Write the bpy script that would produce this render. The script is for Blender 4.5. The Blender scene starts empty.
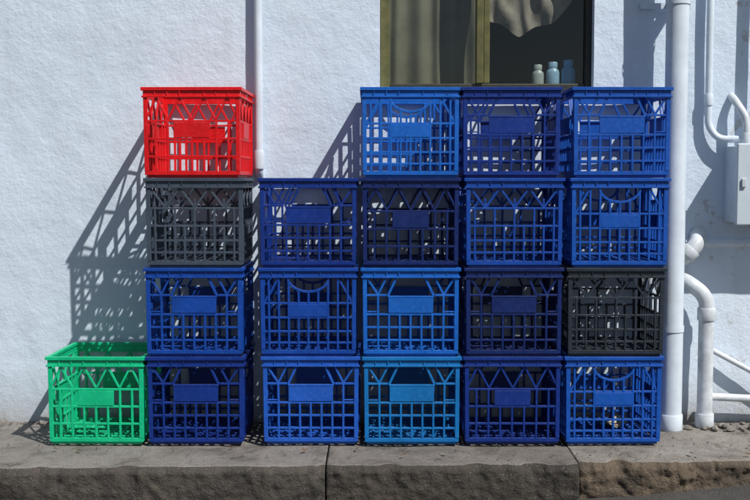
import bpy, bmesh, math, random
from mathutils import Vector, Matrix, noise
random.seed(7)
S = bpy.context.scene
COL = S.collection

# ---------------------------------------------------------------- helpers
def link(o, parent=None):
    COL.objects.link(o)
    if parent: o.parent = parent
    return o
def empty(name, loc=(0,0,0)):
    e = bpy.data.objects.new(name, None); e.location = loc; e.empty_display_size=.1
    return link(e)
def mesh_obj(name, verts, faces, mat=None, parent=None, smooth=False):
    m = bpy.data.meshes.new(name); m.from_pydata([tuple(v) for v in verts], [], faces); m.update()
    if mat: m.materials.append(mat)
    if smooth:
        for p in m.polygons: p.use_smooth = True
    o = bpy.data.objects.new(name, m)
    return link(o, parent)
def box_data(x0,x1,y0,y1,z0,z1, V, F):
    b = len(V)
    V += [(x0,y0,z0),(x1,y0,z0),(x1,y1,z0),(x0,y1,z0),(x0,y0,z1),(x1,y0,z1),(x1,y1,z1),(x0,y1,z1)]
    F += [(b,b+3,b+2,b+1),(b+4,b+5,b+6,b+7),(b,b+1,b+5,b+4),(b+1,b+2,b+6,b+5),(b+2,b+3,b+7,b+6),(b+3,b,b+4,b+7)]
def box(name, x0,x1,y0,y1,z0,z1, mat, parent=None, bevel=0.0):
    V=[];F=[]; box_data(x0,x1,y0,y1,z0,z1,V,F)
    o = mesh_obj(name,V,F,mat,parent)
    if bevel:
        md=o.modifiers.new('b','BEVEL'); md.width=bevel; md.segments=3; md.limit_method='ANGLE'
    return o
def round_path(pts, r, n=7):
    pts=[Vector(p) for p in pts]; out=[pts[0]]
    for i in range(1,len(pts)-1):
        a,b,c=pts[i-1],pts[i],pts[i+1]
        da=(a-b).normalized(); dc=(c-b).normalized()
        rr=min(r,(a-b).length*.49,(c-b).length*.49)
        p0=b+da*rr; p1=b+dc*rr
        for k in range(n+1):
            t=k/n
            out.append(p0*(1-t)**2+b*2*t*(1-t)+p1*t*t)
    out.append(pts[-1]); return out
def tube_data(pts, rad, V, F, seg=20, cap=True):
    n=len(pts); base=len(V)
    t=(pts[1]-pts[0]).normalized()
    up=Vector((0,0,1)) if abs(t.z)<.9 else Vector((1,0,0))
    nrm=t.cross(up).normalized()
    for i,p in enumerate(pts):
        if i==0: tt=(pts[1]-pts[0]).normalized()
        elif i==n-1: tt=(pts[-1]-pts[-2]).normalized()
        else: tt=((pts[i+1]-p).normalized()+(p-pts[i-1]).normalized()).normalized()
        nrm=(nrm-tt*nrm.dot(tt)).normalized(); bi=tt.cross(nrm)
        r = rad[i] if isinstance(rad,(list,tuple)) else rad
        for k in range(seg):
            a=2*math.pi*k/seg
            V.append(tuple(p+nrm*math.cos(a)*r+bi*math.sin(a)*r))
    for i in range(n-1):
        for k in range(seg):
            a=base+i*seg+k; b=base+i*seg+(k+1)%seg
            F.append((a,b,b+seg,a+seg))
    if cap:
        F.append(tuple(base+k for k in range(seg))[::-1]); F.append(tuple(base+(n-1)*seg+k for k in range(seg)))
def tube(name, pts, r, mat, parent=None, bend=.04, seg=20, collars=()):
    V=[];F=[]
    tube_data(round_path(pts,bend),r,V,F,seg)
    for (c0,c1,cr) in collars:
        a,b=Vector(c0),Vector(c1)
        d=(b-a)
        P=[a,a+d*.001,a+d*.08,a+d*.92,a+d*.999,b]
        tube_data(P,[r*.95,cr*.95,cr,cr,cr*.95,r*.95],V,F,seg,False)
    o=mesh_obj(name,V,F,mat,parent,True)
    md=o.modifiers.new('e','EDGE_SPLIT'); md.split_angle=math.radians(50)
    return o

# ---------------------------------------------------------------- materials
def newmat(name):
    m=bpy.data.materials.new(name); m.use_nodes=True
    nt=m.node_tree; b=nt.nodes['Principled BSDF']
    return m,nt,b
def N(nt,t,**k):
    n=nt.nodes.new(t)
    for a,v in k.items(): setattr(n,a,v)
    return n
def noise_n(nt,co,scale,detail=4,rough=.55,dist=0):
    n=N(nt,'ShaderNodeTexNoise'); n.inputs['Scale'].default_value=scale
    n.inputs['Detail'].default_value=detail; n.inputs['Roughness'].default_value=rough
    n.inputs['Distortion'].default_value=dist
    nt.links.new(co,n.inputs['Vector']); return n
def ramp(nt,fac,stops):
    r=N(nt,'ShaderNodeValToRGB'); e=r.color_ramp.elements
    while len(e)<len(stops): e.new(.5)
    for i,(p,c) in enumerate(stops):
        e[i].position=p; e[i].color=(c if len(c)==4 else (*c,1)) if not isinstance(c,(int,float)) else (c,c,c,1)
    nt.links.new(fac,r.inputs['Fac']); return r
def mix(nt,fac,a,b,mode='MIX'):
    m=N(nt,'ShaderNodeMix',data_type='RGBA',blend_type=mode)
    def put(s,v):
        if isinstance(v,bpy.types.NodeSocket): nt.links.new(v,s)
        else: s.default_value=v if isinstance(v,(int,float)) else (*v,1)
    put(m.inputs[0],fac); put(m.inputs[6],a); put(m.inputs[7],b)
    return m.outputs[2]
def bump(nt,h,strength,dist,prev=None):
    b=N(nt,'ShaderNodeBump'); b.inputs['Strength'].default_value=strength; b.inputs['Distance'].default_value=dist
    nt.links.new(h,b.inputs['Height'])
    if prev: nt.links.new(prev,b.inputs['Normal'])
    return b.outputs['Normal']
def co(nt,kind='Object',scale=None):
    t=N(nt,'ShaderNodeTexCoord'); return t.outputs[kind]
def gpos(nt,scale=None):
    g=N(nt,'ShaderNodeNewGeometry').outputs['Position']
    if scale:
        mp=N(nt,'ShaderNodeMapping'); mp.inputs['Scale'].default_value=scale
        nt.links.new(g,mp.inputs['Vector']); g=mp.outputs['Vector']
    return g

def mat_wall():
    m,nt,b=newmat('painted_render')
    p=gpos(nt)
    big=noise_n(nt,p,1.3,5,.6); mid=noise_n(nt,p,9,5,.65); fine=noise_n(nt,p,130,3,.6); pits=noise_n(nt,p,42,4,.7)
    c=mix(nt,ramp(nt,big.outputs[0],[(.3,0),(.75,1)]).outputs[0],(.58,.68,.79),(.67,.75,.85))
    c=mix(nt,ramp(nt,mid.outputs[0],[(.5,0),(.8,.5)]).outputs[0],c,(.49,.56,.64))
    st=noise_n(nt,gpos(nt,(14,14,.9)),1,4,.6)
    c=mix(nt,ramp(nt,st.outputs[0],[(.56,0),(.85,.4)]).outputs[0],c,(.44,.49,.54))
    chips=noise_n(nt,p,27,6,.75,.4)
    c=mix(nt,ramp(nt,chips.outputs[0],[(.67,0),(.70,.6)]).outputs[0],c,(.40,.42,.43))
    sep=N(nt,'ShaderNodeSeparateXYZ'); nt.links.new(p,sep.inputs[0])
    fl=noise_n(nt,p,7,8,.75,.3)
    mx=N(nt,'ShaderNodeMapRange'); nt.links.new(sep.outputs['X'],mx.inputs[0]); mx.inputs[1].default_value=1.0; mx.inputs[2].default_value=1.35; mx.inputs[3].default_value=-.12; mx.inputs[4].default_value=.05
    aa=N(nt,'ShaderNodeMath',operation='ADD'); nt.links.new(fl.outputs[0],aa.inputs[0]); nt.links.new(mx.outputs[0],aa.inputs[1])
    c=mix(nt,ramp(nt,aa.outputs[0],[(.60,0),(.62,.65)]).outputs[0],c,(.40,.38,.35))
    add=N(nt,'ShaderNodeMath',operation='MULTIPLY_ADD'); nt.links.new(mid.outputs[0],add.inputs[0]); add.inputs[1].default_value=.22
    nt.links.new(sep.outputs['Z'],add.inputs[2])
    g=ramp(nt,add.outputs[0],[(.09,.95),(.14,.5),(.30,0)])
    c=mix(nt,g.outputs[0],c,(.28,.265,.24))
    nt.links.new(c,b.inputs['Base Color']); b.inputs['Roughness'].default_value=.65
    n=bump(nt,fine.outputs[0],.35,.0018); n=bump(nt,pits.outputs[0],.5,.005,n); n=bump(nt,mid.outputs[0],.4,.009,n)
    nt.links.new(n,b.inputs['Normal']); return m

def mat_concrete(name,a,bc,stain,rough_scale=1.0,crack=True,stain2=(.05,.043,.035),stain_amt=.75):
    m,nt,b=newmat(name)
    p=gpos(nt)
    n1=noise_n(nt,p,3.2,6,.65,.3); n2=noise_n(nt,p,22,6,.7); n3=noise_n(nt,p,160,3,.6); n4=noise_n(nt,p,6.5,8,.72,.5)
    v=N(nt,'ShaderNodeTexVoronoi'); v.inputs['Scale'].default_value=110; nt.links.new(p,v.inputs['Vector'])
    c=mix(nt,ramp(nt,n1.outputs[0],[(.35,0),(.65,1)]).outputs[0],a,bc)
    c=mix(nt,ramp(nt,n2.outputs[0],[(.5,0),(.7,.7)]).outputs[0],c,stain)
    c=mix(nt,ramp(nt,n4.outputs[0],[(.52,0),(.68,stain_amt)]).outputs[0],c,stain2)
    vs=mix(nt,ramp(nt,n2.outputs[0],[(.4,1),(.55,0)]).outputs[0],(0,0,0),ramp(nt,v.outputs['Distance'],[(.1,.35),(.33,0)]).outputs[0])
    c=mix(nt,vs,c,(.34,.32,.29))
    c=mix(nt,ramp(nt,n3.outputs[0],[(.35,.5),(.5,0)]).outputs[0],c,(.05,.045,.04))
    nn=n2.outputs[0]
    n=bump(nt,n3.outputs[0],.6,.003*rough_scale); n=bump(nt,nn,.6,.008*rough_scale,n)
    if crack:
        wv=noise_n(nt,p,5,5,.6)
        ad=N(nt,'ShaderNodeVectorMath',operation='MULTIPLY_ADD'); nt.links.new(wv.outputs['Color'],ad.inputs[0]); ad.inputs[1].default_value=(.35,.35,.35); nt.links.new(p,ad.inputs[2])
        cv=N(nt,'ShaderNodeTexVoronoi',feature='DISTANCE_TO_EDGE'); cv.inputs['Scale'].default_value=1.7; nt.links.new(ad.outputs[0],cv.inputs['Vector'])
        cr=ramp(nt,cv.outputs['Distance'],[(.0,1),(.006,.7),(.012,0)])
        msk=ramp(nt,n1.outputs[0],[(.45,0),(.6,.85)])
        cm=mix(nt,cr.outputs[0],(0,0,0),msk.outputs[0])
        c=mix(nt,cm,c,(.025,.022,.02))
    nt.links.new(c,b.inputs['Base Color']); b.inputs['Roughness'].default_value=.9
    nt.links.new(n,b.inputs['Normal']); return m

def mat_plastic(name,col,rough=.42):
    m,nt,b=newmat(name)
    oi=N(nt,'ShaderNodeObjectInfo')
    p=co(nt)
    ad=N(nt,'ShaderNodeVectorMath',operation='ADD'); nt.links.new(p,ad.inputs[0]); nt.links.new(oi.outputs['Location'],ad.inputs[1])
    n1=noise_n(nt,ad.outputs[0],9,5,.65); n2=noise_n(nt,ad.outputs[0],70,4,.7)
    mxc=max(col)
    light=tuple(min(1,c*1.12+.18*mxc*(.35+.65*c/mxc)*.6) for c in col); dark=tuple(c*.74 for c in col)
    c=mix(nt,ramp(nt,n1.outputs[0],[(.35,0),(.7,1)]).outputs[0],dark,col)
    c=mix(nt,ramp(nt,n2.outputs[0],[(.52,0),(.75,.5)]).outputs[0],c,light)
    g=N(nt,'ShaderNodeNewGeometry'); s=N(nt,'ShaderNodeSeparateXYZ'); nt.links.new(g.outputs['Normal'],s.inputs[0])
    mm=N(nt,'ShaderNodeMath',operation='MULTIPLY'); nt.links.new(s.outputs['Z'],mm.inputs[0]); nt.links.new(n1.outputs[0],mm.inputs[1])
    c=mix(nt,ramp(nt,mm.outputs[0],[(.35,0),(.75,.25)]).outputs[0],c,(.2,.2,.2))
    sc=noise_n(nt,ad.outputs[0],34,8,.8,1.2)
    c=mix(nt,ramp(nt,sc.outputs[0],[(.64,0),(.69,.4)]).outputs[0],c,tuple(min(1,x*.7+.13) for x in col))
    nt.links.new(c,b.inputs['Base Color'])
    b.inputs['Specular IOR Level'].default_value=.38
    rr=ramp(nt,n2.outputs[0],[(.3,rough-.08),(.7,rough+.15)]); nt.links.new(rr.outputs[0],b.inputs['Roughness'])
    nt.links.new(bump(nt,n2.outputs[0],.15,.001),b.inputs['Normal']); return m

def mat_simple(name,col,rough=.5,var=.25,scale=14,bumpd=.001,spec=.5):
    m,nt,b=newmat(name); p=gpos(nt)
    n1=noise_n(nt,p,scale,6,.65)
    c=mix(nt,ramp(nt,n1.outputs[0],[(.38,0),(.72,1)]).outputs[0],col,tuple(x*(1-var) for x in col))
    nt.links.new(c,b.inputs['Base Color']); b.inputs['Roughness'].default_value=rough
    b.inputs['Specular IOR Level'].default_value=spec
    n2=noise_n(nt,p,scale*6,3,.6); nt.links.new(bump(nt,n2.outputs[0],.3,bumpd),b.inputs['Normal']); return m

M_wall=mat_wall()
M_pvc=mat_simple('painted_pipe',(.66,.74,.82),.35,.2,9)
M_pvc2=mat_simple('weathered_pvc',(.64,.69,.73),.45,.35,20)
M_box=mat_simple('meter_box_paint',(.56,.64,.70),.45,.15,8)
M_frame=mat_simple('olive_window_paint',(.13,.125,.045),.45,.5,25)
M_frame2=mat_simple('dark_window_paint',(.035,.035,.025),.45,.5,25)
M_blind=mat_simple('blind_cloth',(.17,.16,.12),.9,.5,3.5,.003,.2)
M_cloth=mat_simple('draped_cloth',(.25,.22,.19),.95,.6,14,.004,.1)
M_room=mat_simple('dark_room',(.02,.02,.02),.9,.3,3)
M_road=mat_concrete('asphalt',(.055,.052,.05),(.04,.038,.036),(.09,.082,.07),1.6,False)
M_led=[mat_concrete('old_concrete',(.22,.205,.19),(.165,.15,.135),(.11,.10,.09)),
       mat_concrete('stained_concrete',(.19,.172,.155),(.125,.112,.098),(.08,.07,.06)),
       mat_concrete('pale_concrete',(.27,.25,.22),(.18,.16,.14),(.11,.095,.08))]
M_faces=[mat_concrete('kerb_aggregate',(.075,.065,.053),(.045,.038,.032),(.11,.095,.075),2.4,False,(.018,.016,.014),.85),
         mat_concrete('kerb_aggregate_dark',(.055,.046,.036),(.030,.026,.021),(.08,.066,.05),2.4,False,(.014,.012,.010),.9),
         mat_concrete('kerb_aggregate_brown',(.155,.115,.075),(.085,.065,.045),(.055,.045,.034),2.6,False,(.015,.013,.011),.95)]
mg,nt,b=newmat('window_glass')
for n in list(nt.nodes):
    if n.type!='OUTPUT_MATERIAL': nt.nodes.remove(n)
out=[n for n in nt.nodes if n.type=='OUTPUT_MATERIAL'][0]
tr=N(nt,'ShaderNodeBsdfTransparent'); tr.inputs[0].default_value=(.88,.92,.88,1)
gl=N(nt,'ShaderNodeBsdfGlossy'); gl.inputs['Roughness'].default_value=.03
ms=N(nt,'ShaderNodeMixShader'); ms.inputs[0].default_value=.06; nt.links.new(tr.outputs[0],ms.inputs[1]); nt.links.new(gl.outputs[0],ms.inputs[2])
nt.links.new(ms.outputs[0],out.inputs[0]); M_glass=mg

# ---------------------------------------------------------------- building
B=empty('rendered_building')
WX0,WX1,WZ0,WZ1=.018,.784,1.200,2.25   # window opening
GX0,GX1,GZ0,GZ1=-2.2,2.2,-.03,1.80      # detailed part
def axis(a,b,step,keys):
    ks=sorted([a,b]+keys); out=[]
    for i in range(len(ks)-1):
        n=max(1,round((ks[i+1]-ks[i])/step))
        out+=[ks[i]+(ks[i+1]-ks[i])*k/n for k in range(n)]
    return out+[b]
xs=axis(GX0,GX1,.010,[WX0,WX1]); zs=axis(GZ0,GZ1,.010,[WZ0])
V=[];F=[];idx={}
def disp(x,z):
    p=Vector((x*2.2,3.1,z*2.2)); d=noise.noise(p)*.006
    p=Vector((x*8,1.1,z*6)); d+=noise.noise(p)*.0022
    p=Vector((x*17,5.1,z*15)); d+=noise.noise(p)*.0010
    e=min(x-GX0,GX1-x,GZ1-z)
    return d*min(1,max(0,e/.15))
for j,z in enumerate(zs):
    for i,x in enumerate(xs):
        idx[i,j]=len(V); V.append((x,-disp(x,z)+.004,z))
ia=min(range(len(xs)),key=lambda i:abs(xs[i]-WX0)); ib=min(range(len(xs)),key=lambda i:abs(xs[i]-WX1)); ja=min(range(len(zs)),key=lambda j:abs(zs[j]-WZ0))
for j in range(len(zs)-1):
    for i in range(len(xs)-1):
        if ia<=i<ib and j>=ja: continue
        F.append((idx[i,j],idx[i+1,j],idx[i+1,j+1],idx[i,j+1]))
w=mesh_obj('front_wall',V,F,M_wall,B,True)
V=[];F=[]
def strip(pts):
    b=len(V)
    for p in pts: V.append(p); V.append((p[0],.13,p[2]))
    for k in range(len(pts)-1): F.append((b+2*k,b+2*k+2,b+2*k+3,b+2*k+1))
wv=w.data.vertices
strip([tuple(wv[idx[ia,j]].co) for j in range(len(zs)-1,ja-1,-1)])
strip([tuple(wv[idx[i,ja]].co) for i in range(ia,ib+1)])
strip([tuple(wv[idx[ib,j]].co) for j in range(ja,len(zs))])
strip([(WX0,.004,2.25),(WX0,.004,1.80)]); strip([(WX1,.004,1.80),(WX1,.004,2.25)]); strip([(WX1,.004,2.25),(WX0,.004,2.25)])
mesh_obj('window_reveal',V,F,M_wall,B,True)
box('front_wall_left',-6,GX0,.004,.25,-.2,3.4,M_wall,B)
box('front_wall_right',GX1,6,.004,.25,-.2,3.4,M_wall,B)
box('front_wall_upper_left',GX0,WX0,.004,.25,1.80,3.4,M_wall,B)
box('front_wall_upper_right',WX1,GX1,.004,.25,1.80,3.4,M_wall,B)
box('front_wall_lintel',WX0,WX1,.004,.25,2.25,3.4,M_wall,B)
box('left_wall',-6,-5.75,.25,6,-.2,3.4,M_wall,B)
box('right_wall',5.75,6,.25,6,-.2,3.4,M_wall,B)
box('rear_wall',-5.75,5.75,5.75,6,-.2,3.4,M_wall,B)
M_roof=mat_simple('roof_sheet',(.3,.3,.3),.5,.2,6)
box('roof',-6.1,6.1,-.06,6.1,3.4,3.52,M_roof,B)
V=[];F=[]
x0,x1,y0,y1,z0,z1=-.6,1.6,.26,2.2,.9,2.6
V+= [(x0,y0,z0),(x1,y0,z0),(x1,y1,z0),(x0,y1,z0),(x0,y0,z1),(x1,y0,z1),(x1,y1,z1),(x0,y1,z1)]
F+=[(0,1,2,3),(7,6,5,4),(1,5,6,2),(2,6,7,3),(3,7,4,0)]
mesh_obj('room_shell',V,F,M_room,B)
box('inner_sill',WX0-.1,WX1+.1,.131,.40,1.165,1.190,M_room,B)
box('sill_board',WX0+.002,WX1-.002,.088,.1305,1.195,1.212,M_frame2,B)
fy0,fy1=.045,.085
V=[];F=[]
box_data(WX0+.001,WX0+.036,fy0,fy1,1.20,2.25,V,F)
box_data(.366,.392,fy0-.012,fy1-.004,1.235,2.22,V,F)
box_data(WX0+.036,WX1-.022,fy0+.003,fy1-.003,2.221,2.249,V,F)
o=mesh_obj('window_frame',V,F,M_frame,B); md=o.modifiers.new('b','BEVEL'); md.width=.003; md.segments=2
V=[];F=[]
box_data(WX1-.022,WX1-.001,fy0,fy1,1.20,2.25,V,F)
box_data(WX0+.0365,WX1-.0225,fy0+.003,fy1-.003,1.201,1.234,V,F)
o=mesh_obj('window_sash_dark',V,F,M_frame2,B); md=o.modifiers.new('b','BEVEL'); md.width=.003; md.segments=2
V=[];F=[]
box_data(.394,.416,fy0+.006,fy1+.012,1.235,2.22,V,F)
o=mesh_obj('window_sash',V,F,M_frame,B); md=o.modifiers.new('b','BEVEL'); md.width=.003; md.segments=2
def pane(name,xa,xb,y): mesh_obj(name,[(xa,y,1.235),(xb,y,1.235),(xb,y,2.22),(xa,y,2.22)],[(0,1,2,3)],M_glass,B)
pane('glass_pane_1',WX0+.036,.366,.062); pane('glass_pane_2',.416,WX1-.022,.070)
def sheet(name,fn,nx,nz,mat):
    V=[];F=[]
    for j in range(nz+1):
        for i in range(nx+1): V.append(fn(i/nx,j/nz))
    for j in range(nz):
        for i in range(nx):
            a=j*(nx+1)+i; F.append((a,a+1,a+nx+2,a+nx+1))
    return mesh_obj(name,V,F,mat,B,True)
def f_blind(u,v):
    x=WX0+.02+.345*u; z=1.19+1.05*v
    return (x,.165+.007*math.sin(u*31+noise.noise(Vector((u*3,v*2,0)))*2)+.014*noise.noise(Vector((x*8,z*3,0))),z)
sheet('curtain',f_blind,90,40,M_blind)
def f_cloth(u,v):
    x=.425+.30*u
    zl=1.47-.06*math.sin(u*2.6)+.010*math.sin(u*14)+.14*max(0,u-.35)**1.0
    z=zl+(2.15-zl)*v
    return (x,.135+.010*math.sin(u*24+v*9+2*noise.noise(Vector((u*4,v*6,0))))+.03*noise.noise(Vector((u*5,v*7,0))),z)
sheet('hanging_cloth',f_cloth,90,60,M_cloth)

def lathe(name,prof,mat,loc,seg=24):
    V=[];F=[]
    for r,z in prof:
        for k in range(seg):
            a=2*math.pi*k/seg; V.append((r*math.cos(a),r*math.sin(a),z))
    for i in range(len(prof)-1):
        for k in range(seg):
            a=i*seg+k; b=i*seg+(k+1)%seg; F.append((a,b,b+seg,a+seg))
    F.append(tuple(range(seg))[::-1]); F.append(tuple((len(prof)-1)*seg+k for k in range(seg)))
    o=mesh_obj(name,V,F,mat,None,True); o.location=loc
    o.modifiers.new('e','EDGE_SPLIT').split_angle=math.radians(45); return o
prof=[(.020,0),(.022,.004),(.022,.060),(.020,.068),(.014,.074),(.014,.078),(.0155,.079),(.0155,.094),(.014,.096)]
for x,s,c in [(.600,1.0,(.30,.34,.34)),(.655,1.1,(.22,.36,.5)),(.712,1.18,(.06,.25,.5))]:
    o=lathe('bottle',prof,mat_simple('bottle_plastic',c,.35,.2,20),(x,.110,1.2125)); o.scale=(s,.75*s,s)

# ---------------------------------------------------------------- ground
mesh_obj('ground',[(-300,-300,-.135),(300,-300,-.135),(300,300,-.135),(-300,300,-.135)],[(0,1,2,3)],M_road)
V=[];F=[];nx,ny=260,40
for j in range(ny+1):
    for i in range(nx+1):
        x=-2.2+5.2*i/nx; y=-1.5+1.0*j/ny
        h=max(0,min(1,(x-.55)/.75))**1.2*.058*(j/ny)**2.0
        n=noise.noise(Vector((x*6,y*6,0)))*.005+noise.noise(Vector((x*30,y*30,0)))*.004
        fade=min(1,j/6)
        V.append((x,y,-.131+(h+.006+n)*fade))
for j in range(ny):
    for i in range(nx):
        a=j*(nx+1)+i; F.append((a,a+1,a+nx+2,a+nx+1))
mesh_obj('gutter',V,F,M_road,None,True)

# ---------------------------------------------------------------- concrete ledge
L=empty('concrete_ledge')
def edge_y(x):
    return -.605+.065*max(0,min(1,(x+1.3)/2.6))+noise.noise(Vector((x*3,0,2)))*.008
def slab(name,xa,xb,mt,mf,zoff=0,yoff=0,rg=1.0):
    n=max(4,int((xb-xa)/.006)); V=[];Ft=[];Ff=[]
    rows=None
    for i in range(n+1):
        x=xa+(xb-xa)*i/n; ey=edge_y(x)+yoff
        chip=(max(0,noise.noise(Vector((x*11,7,1)))-.10)*.05+max(0,noise.noise(Vector((x*33,2,1)))-.15)*.018)*rg
        chip+=.010*max(0,1-abs(x-xa)/.03)+.010*max(0,1-abs(x-xb)/.03)
        prof=[]
        for k in range(30):
            t=k/29; y=.03+(ey+.014+chip-.03)*t
            z=zoff+noise.noise(Vector((x*5,y*5,0)))*.0035+noise.noise(Vector((x*25,y*25,3)))*.0014-.008*t
            if k==0: z=zoff
            prof.append((x,y,z))
        zt=prof[-1][2]
        for k in range(1,27):
            t=k/26
            yy=ey+chip*(1-t)**4 + (noise.noise(Vector((x*9,t*2,4)))*.007+noise.noise(Vector((x*35,t*6,9)))*.006+noise.noise(Vector((x*80,t*14,9)))*.003)*rg
            if k==1: yy=ey+.007+chip
            prof.append((x,yy,zt-.005-(.17)*t**1.05))
        rows=len(prof); V+=prof
    for i in range(n):
        for k in range(rows-1):
            a=i*rows+k; f=(a,a+1,a+rows+1,a+rows)
            (Ft if k<29 else Ff).append(f)
    b=len(V); V+=[(xa,.03,-.2),(xb,.03,-.2)]
    caps=[tuple([b]+list(range(rows-1,-1,-1))), tuple([b+1]+[n*rows+k for k in range(rows)])]
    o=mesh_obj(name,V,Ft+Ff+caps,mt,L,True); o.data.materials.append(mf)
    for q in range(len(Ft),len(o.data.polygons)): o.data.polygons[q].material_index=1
    if o.data.polygons[10].normal.z<0: o.data.flip_normals()
    return o
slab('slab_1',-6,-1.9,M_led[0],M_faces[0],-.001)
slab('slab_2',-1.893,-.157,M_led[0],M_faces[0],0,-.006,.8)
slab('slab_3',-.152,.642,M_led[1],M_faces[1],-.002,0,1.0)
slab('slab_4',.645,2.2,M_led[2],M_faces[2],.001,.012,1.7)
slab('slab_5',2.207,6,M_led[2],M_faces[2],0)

# ---------------------------------------------------------------- milk crates
H=.296; RW=.165
def bar2(V,F,p,q,w,d0,d1,M):
    p=Vector(p);q=Vector(q);t=(q-p).normalized();n=Vector((-t.y,t.x))*w*.5
    c=[p-n,q-n,q+n,p+n]; b=len(V)
    for d in (d0,d1):
        for a in c: V.append(tuple(M@Vector((a.x,-d,a.y))))
    F+=[(b,b+1,b+2,b+3),(b+7,b+6,b+5,b+4),(b,b+4,b+5,b+1),(b+1,b+5,b+6,b+2),(b+2,b+6,b+7,b+3),(b+3,b+7,b+4,b)]
def crate_mesh(kind):
    V=[];F=[]
    O=.158
    for s in range(4):
        M=Matrix.Rotation(s*math.pi/2,3,'Z')
        def vb(u,z0,z1,w=.0068): bar2(V,F,(u,z0),(u,z1),w,O-.0004,O-.0105,M)
        def hb(z,u0=-.148,u1=.148,w=.0068): bar2(V,F,(u0,z),(u1,z),w,O-.0014,O-.0095,M)
        def db(p,q,w=.0068): bar2(V,F,p,q,w,O-.0022,O-.0088,M)
        e=.0003*(s%2)
        L1=RW if s%2==0 else RW-.014
        bar2(V,F,(-L1,H-.0055),(L1,H-.0055),.011,RW,RW-.014,M)
        bar2(V,F,(-.1575,H-.0195),(.1575,H-.0195),.017,O+.001-e,O-.004-e,M)
        L2=.1625 if s%2==0 else .1525
        bar2(V,F,(-L2,H-.0305),(L2,H-.0305),.006,.1625,.1525,M)
        for u in (-.12,-.08,-.04,.04,.08,.12):
            bar2(V,F,(u,H-.0275),(u,H-.011),.003,.1620,O,M)
        L3=.157 if s%2==0 else .150
        bar2(V,F,(-L3,.0155),(L3,.0155),.013,O-.001,O-.008,M)
        L4=.150 if s%2==0 else .142
        bar2(V,F,(-L4,.0045),(L4,.0045),.009,.150,.142,M)
        for sg in (-1,1):
            uo=O-.0002 if s%2==0 else O-.0062
            bar2(V,F,(sg*(.144+uo)/2,.022),(sg*(.144+uo)/2,H-.028),uo-.144,O,O-.006,M)
        zt=.2625
        if kind=='plate':
            for z in (.055,.098,.141): hb(z)
            for k in range(-3,4):
                vb(k*.036,.022,.141 if abs(k)<3 else .205)
            bar2(V,F,(-.074,.172),(.074,.172),.052,O+.0005,O-.0045,M)
            bar2(V,F,(-.076,.200),(.076,.200),.006,O+.0015,O-.010,M)
            hb(.205,-.148,-.080); hb(.205,.080,.148)
            for sg in(-1,1):
                db((sg*.076,.202),(sg*.048,zt),.008)
                db((sg*.108,.207),(sg*.144,zt)); db((sg*.108,.207),(sg*.080,zt))
                bar2(V,F,(sg*.112,.150),(sg*.144,.150),.004,O-.002,O-.008,M)
        elif kind=='zigzag':
            for z in (.050,.090,.138): hb(z)
            hb(.196,w=.007)
            for k in range(-4,5):
                u=k*.0325; vb(u,.022,.196 if k%2==0 else .138)
            n=6
            for k in range(n):
                ua=-.144+.288*k/n; ub=-.144+.288*(k+1)/n
                za,zb=(zt,.198) if k%2==0 else (.198,zt)
                db((ua,za),(ub,zb),.007)
            for k in (1,3,5):
                ua=-.144+.288*k/n; db((ua,.200),(ua,.228),.006)
        elif kind=='scoop':
            for z in (.046,.084): hb(z)
            hb(.130); hb(.178)
            for k in range(-4,5):
                u=k*.0325; a=abs(u)
                top=zt
                if a<=.066: top=.262-math.sqrt(max(0,.066**2-u*u))*.70
                vb(u,.022,top)
            pts=[]
            for k in range(11):
                a=math.pi*k/10; pts.append((-.068*math.cos(a),.264-.048*math.sin(a)))
            for k in range(10):
                o_=.0003*(k%2)
                bar2(V,F,pts[k],pts[k+1],.008,O+.0002-o_,O-.0108+o_,M)
            for sg in(-1,1): db((sg*.144,.182),(sg*.098,zt))
            bar2(V,F,(-.062,.154),(.062,.154),.042,O+.0004,O-.0046,M)
        elif kind=='open':
            for z in (.070,.128): hb(z)
            for k in range(-3,4):
                u=k*.0400; vb(u,.022,.128 if abs(k)<2 else .186)
            hb(.186)
            bar2(V,F,(-.060,.157),(.060,.157),.050,O+.0005,O-.0045,M)
            for sg in(-1,1):
                db((0.0,.190) if sg<0 else (.0005,.1895),(sg*.040,zt)); db((sg*.078,.190),(sg*.040,zt)); db((sg*.078,.190),(sg*.116,zt)); db((sg*.146,.200),(sg*.116,zt))
    def fb(x0,x1,y0,y1,z0,z1): box_data(x0,x1,y0,y1,z0,z1,V,F)
    for k in range(-4,5):
        c=k*.032
        fb(c-.0035,c+.0035,-.1415,.1415,.0100,.0185)
        fb(-.1412,.1412,c-.0035,c+.0035,.0108,.0178)
    m=bpy.data.meshes.new('crate_'+kind); m.from_pydata(V,[],F); m.update()
    bm=bmesh.new(); bm.from_mesh(m); bmesh.ops.recalc_face_normals(bm,faces=bm.faces)
    bmesh.ops.bevel(bm,geom=bm.edges[:],offset=.0009,segments=1,affect='EDGES')
    for v in bm.verts:
        q=v.co*6
        v.co+=Vector((noise.noise(q),noise.noise(q+Vector((9,0,0))),0))*.0022
    bm.to_mesh(m); bm.free()
    return m
MESH={k:crate_mesh(k) for k in('plate','zigzag','scoop','open')}
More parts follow.
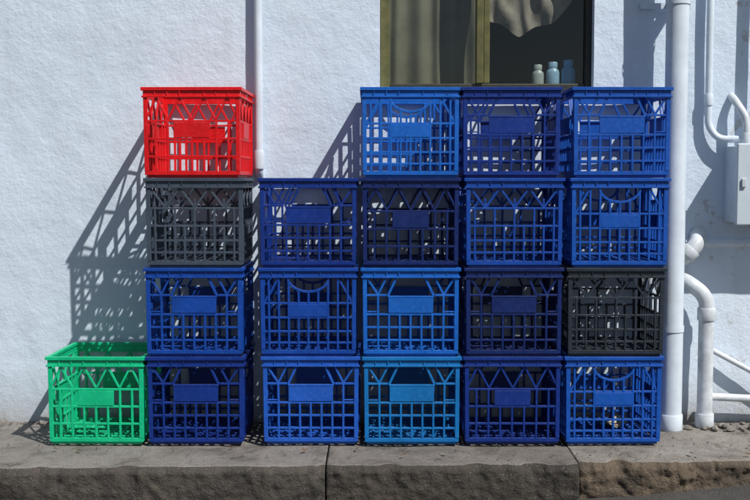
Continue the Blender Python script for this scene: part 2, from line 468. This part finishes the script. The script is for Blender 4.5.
C=dict(
 red=mat_plastic('red_plastic',(.74,.006,.010),.40),
 grey=mat_plastic('grey_plastic',(.055,.078,.110)),
 black=mat_plastic('black_plastic',(.022,.032,.045)),
 blue=mat_plastic('blue_plastic',(.004,.085,.44)),
 mid=mat_plastic('mid_blue_plastic',(.004,.060,.36)),
 dark=mat_plastic('dark_blue_plastic',(.003,.030,.23)),
 navy=mat_plastic('navy_plastic',(.003,.018,.125)),
 bright=mat_plastic('bright_blue_plastic',(.006,.125,.54)),
 peri=mat_plastic('faded_blue_plastic',(.014,.105,.52)),
 teal=mat_plastic('teal_plastic',(.004,.165,.48)),
 green=mat_plastic('green_plastic',(.004,.54,.25),.4))
rows=[
 (0,-.928,'open','green',-.6),
 (0,-.598,'plate','dark',.3),(0,-.213,'plate','peri',-.3),(0,.122,'plate','teal',.2),(0,.459,'open','dark',-.2),(0,.793,'scoop','blue',.6),
 (1,-.598,'plate','mid',-.4),(1,-.222,'scoop','mid',.3),(1,.119,'plate','bright',-.2),(1,.459,'plate','navy',.4),(1,.800,'zigzag','black',-.5),
 (2,-.596,'zigzag','grey',.4),(2,-.222,'plate','dark',.5),(2,.119,'open','navy',-.4),(2,.458,'zigzag','mid',.3),(2,.805,'scoop','blue',.4),
 (3,-.598,'open','red',-.8),(3,.115,'scoop','bright',.5),(3,.449,'plate','dark',-.3),(3,.807,'plate','blue',.7)]
for r,x,k,c,rot in rows:
    o=bpy.data.objects.new('milk_crate',MESH[k].copy()); link(o)
    o.data.materials.clear(); o.data.materials.append(C[c])
    o.location=(x,-.180+random.uniform(-.004,.004),.0025+r*(H+.0006)); o.rotation_euler=(0,0,math.radians(rot*1.3))

# curled scrap of paper lying in the bottom right crate
V=[];F=[]
for j in range(9):
    for i in range(13):
        u=i/12;v=j/8
        V.append(((u-.5)*.11,(v-.5)*.08,.010*(u-.5)**2*16*.6+.004*noise.noise(Vector((u*4,v*4,0)))))
for j in range(8):
    for i in range(12):
        a=j*13+i; F.append((a,a+1,a+14,a+13))
o=mesh_obj('paper_scrap',V,F,mat_simple('old_paper',(.55,.50,.40),.8,.3,20),None,True); o.location=(.83,-.15,.0265); o.rotation_euler=(0,0,.5)

# ---------------------------------------------------------------- pipes and boxes
tube('drainpipe',[(1.052,-.100,3.3),(1.052,-.100,.0)],.039,M_pvc,seg=36,collars=[((1.052,-.1,.055),(1.052,-.1,-.004),.043)])
dp=bpy.data.objects['drainpipe']
V=[];F=[]
for z in (1.492,.35):
    tube_data([Vector((1.052,-.1,z)),Vector((1.052,-.1,z+.022))],.042,V,F,32,False)
    box_data(.945,1.125,-.012,-.004,z+.001,z+.021,V,F); box_data(1.035,1.069,-.062,-.011,z+.002,z+.020,V,F)
mesh_obj('brackets',V,F,M_pvc,dp)
tube('conduit_pipe',[(-.415,-.022,3.3),(-.415,-.022,.92),(-.415,.02,.885)],.0150,M_pvc,bend=.02,collars=[((-.415,-.022,.99),(-.415,-.022,.925),.019)])
tube('conduit_pipe',[(1.190,-.022,3.3),(1.190,-.022,1.075),(1.225,-.03,1.03),(1.30,-.05,1.03)],.0125,M_pvc,bend=.035,collars=[((1.19,-.022,1.19),(1.19,-.022,1.15),.016)])
tube('waste_pipe',[(1.055,.02,.60),(1.10,-.045,.60),(1.155,-.05,.66),(1.17,.02,.70)],.028,M_pvc2,bend=.03,seg=24,collars=[((1.112,-.046,.613),(1.135,-.048,.638),.033)])
tube('waste_pipe',[(1.10,.02,.53),(1.12,-.06,.52),(1.183,-.07,.47),(1.183,-.07,0)],.027,M_pvc2,bend=.05,seg=24,collars=[((1.183,-.07,.43),(1.183,-.07,.385),.032),((1.183,-.07,.05),(1.183,-.07,.0),.033)])
tube('thin_pipe',[(1.21,.01,.275),(1.22,-.03,.27),(1.50,-.05,.12),(1.52,.02,.10)],.010,M_pvc2,bend=.02)
tube('thin_pipe',[(1.21,-.05,.105),(1.62,-.05,.085),(1.64,.02,.08)],.014,M_pvc2,bend=.02)
MB=empty('meter_box',(1.45,0,.87))
def child(o,p):
    o.parent=p; o.matrix_parent_inverse=Matrix.Translation(-Vector(p.location)); return o
child(box('case',1.262,1.66,-.13,.01,.735,1.005,M_box,None,.006),MB)
child(box('lid',1.255,1.667,-.148,-.131,.728,1.012,M_box,None,.005),MB)
child(box('latch',1.27,1.285,-.156,-.1485,.86,.89,M_pvc2,None,.002),MB)
tube('conduit_pipe',[(1.315,-.06,1.0),(1.315,-.06,1.10),(1.28,-.03,1.17),(1.28,.02,1.19)],.014,M_pvc2,bend=.03,collars=[((1.315,-.06,1.05),(1.315,-.06,1.013),.02)])
tube('conduit_pipe',[(1.37,-.05,1.0),(1.37,-.05,3.3)],.016,M_pvc,bend=.03)
V=[];F=[];n=160
for i in range(n+1):
    x=1.12+2.0*i/n; z=.662+noise.noise(Vector((x*7,0,0)))*.006
    for (y,zz) in [(.01,z+.014),(-.012,z+.010),(-.022,z),(-.016,z-.014),(.01,z-.022)]:
        V.append((x,y+noise.noise(Vector((x*25,zz*30,0)))*.006,zz+noise.noise(Vector((x*40,1,y)))*.003))
for i in range(n):
    for k in range(4):
        a=i*5+k; F.append((a,a+1,a+6,a+5))
mesh_obj('plaster_band',V,F,M_wall,B,True)
def rubble(name,specs,mat):
    bm=bmesh.new()
    for x,y,r in specs:
        mt=Matrix.Translation((x,y,r*.4))@Matrix.Rotation(random.random()*6,4,'Z')@Matrix.Diagonal((r*1.3,r,r*.7,1))
        res=bmesh.ops.create_icosphere(bm,subdivisions=2,radius=1,matrix=mt)
        for v in res['verts']: v.co+=Vector(noise.noise_vector(v.co*120))*r*.35
    m=bpy.data.meshes.new(name); bm.to_mesh(m); bm.free(); m.materials.append(mat); link(bpy.data.objects.new(name,m))
rubble('mortar_rubble',[(1.10+random.random()*.35,-.03-random.random()*.12,random.uniform(.004,.015)) for k in range(26)],M_led[2])
rubble('grit',[(random.uniform(-1.6,1.6),-.01-abs(random.gauss(0,.035)) if random.random()<.5 else random.uniform(-.52,-.2),random.uniform(.0010,.0035)) for k in range(420)],M_led[1])
# dry leaves blown against the wall
bm=bmesh.new()
for k in range(38):
    x=random.choice([random.uniform(-1.45,-1.1),random.uniform(-1.45,1.0),random.uniform(1.0,1.5)]); y=-.015-abs(random.gauss(0,.03)) if random.random()<.6 else random.uniform(-.5,-.36)
    s=random.uniform(.006,.014); R=Matrix.Translation((x,y,.004))@Matrix.Rotation(random.random()*6.3,4,'Z')@Matrix.Rotation(random.uniform(-.5,.5),4,'X')
    pts=[(-1,0,.1),(-.4,.38,.25),(.4,.34,.2),(1.1,0,.3),(.4,-.34,.22),(-.4,-.38,.2)]
    vs=[bm.verts.new(R@Vector((a*s,b2*s,c2*s))) for a,b2,c2 in pts]; mid=bm.verts.new(R@Vector((0,0,0)))
    for q in range(6): bm.faces.new((vs[q],vs[(q+1)%6],mid))
m=bpy.data.meshes.new('dry_leaves'); bm.to_mesh(m); bm.free(); m.materials.append(mat_simple('dry_leaf',(.13,.075,.035),.8,.6,40)); link(bpy.data.objects.new('dry_leaves',m))

# ---------------------------------------------------------------- light
d=Vector((-.34,.33,-.57)).normalized()
sun=bpy.data.lights.new('sun','SUN'); sun.energy=5.0; sun.angle=math.radians(.5); sun.color=(1,.965,.915)
so=bpy.data.objects.new('sun',sun); so.rotation_euler=d.to_track_quat('-Z','Y').to_euler(); so.location=(3,-3,5); link(so)
W=bpy.data.worlds.new('World'); S.world=W; W.use_nodes=True
nt=W.node_tree; bg=nt.nodes['Background']; sk=nt.nodes.new('ShaderNodeTexSky'); sk.sky_type='NISHITA'; sk.sun_disc=False
sk.sun_elevation=math.asin(-d.z); sk.sun_rotation=math.atan2(-d.x,-d.y)
nt.links.new(sk.outputs[0],bg.inputs[0]); bg.inputs[1].default_value=.062

cam=bpy.data.cameras.new('camera'); cam.lens=36*1060/750; cam.sensor_width=36; cam.clip_end=1000
c=bpy.data.objects.new('camera',cam); c.location=(0,-3.830,.885); c.rotation_euler=(math.radians(90-3.78),0,0); link(c); S.camera=c
S.view_settings.view_transform='Standard'; S.view_settings.look='None'; S.view_settings.exposure=0
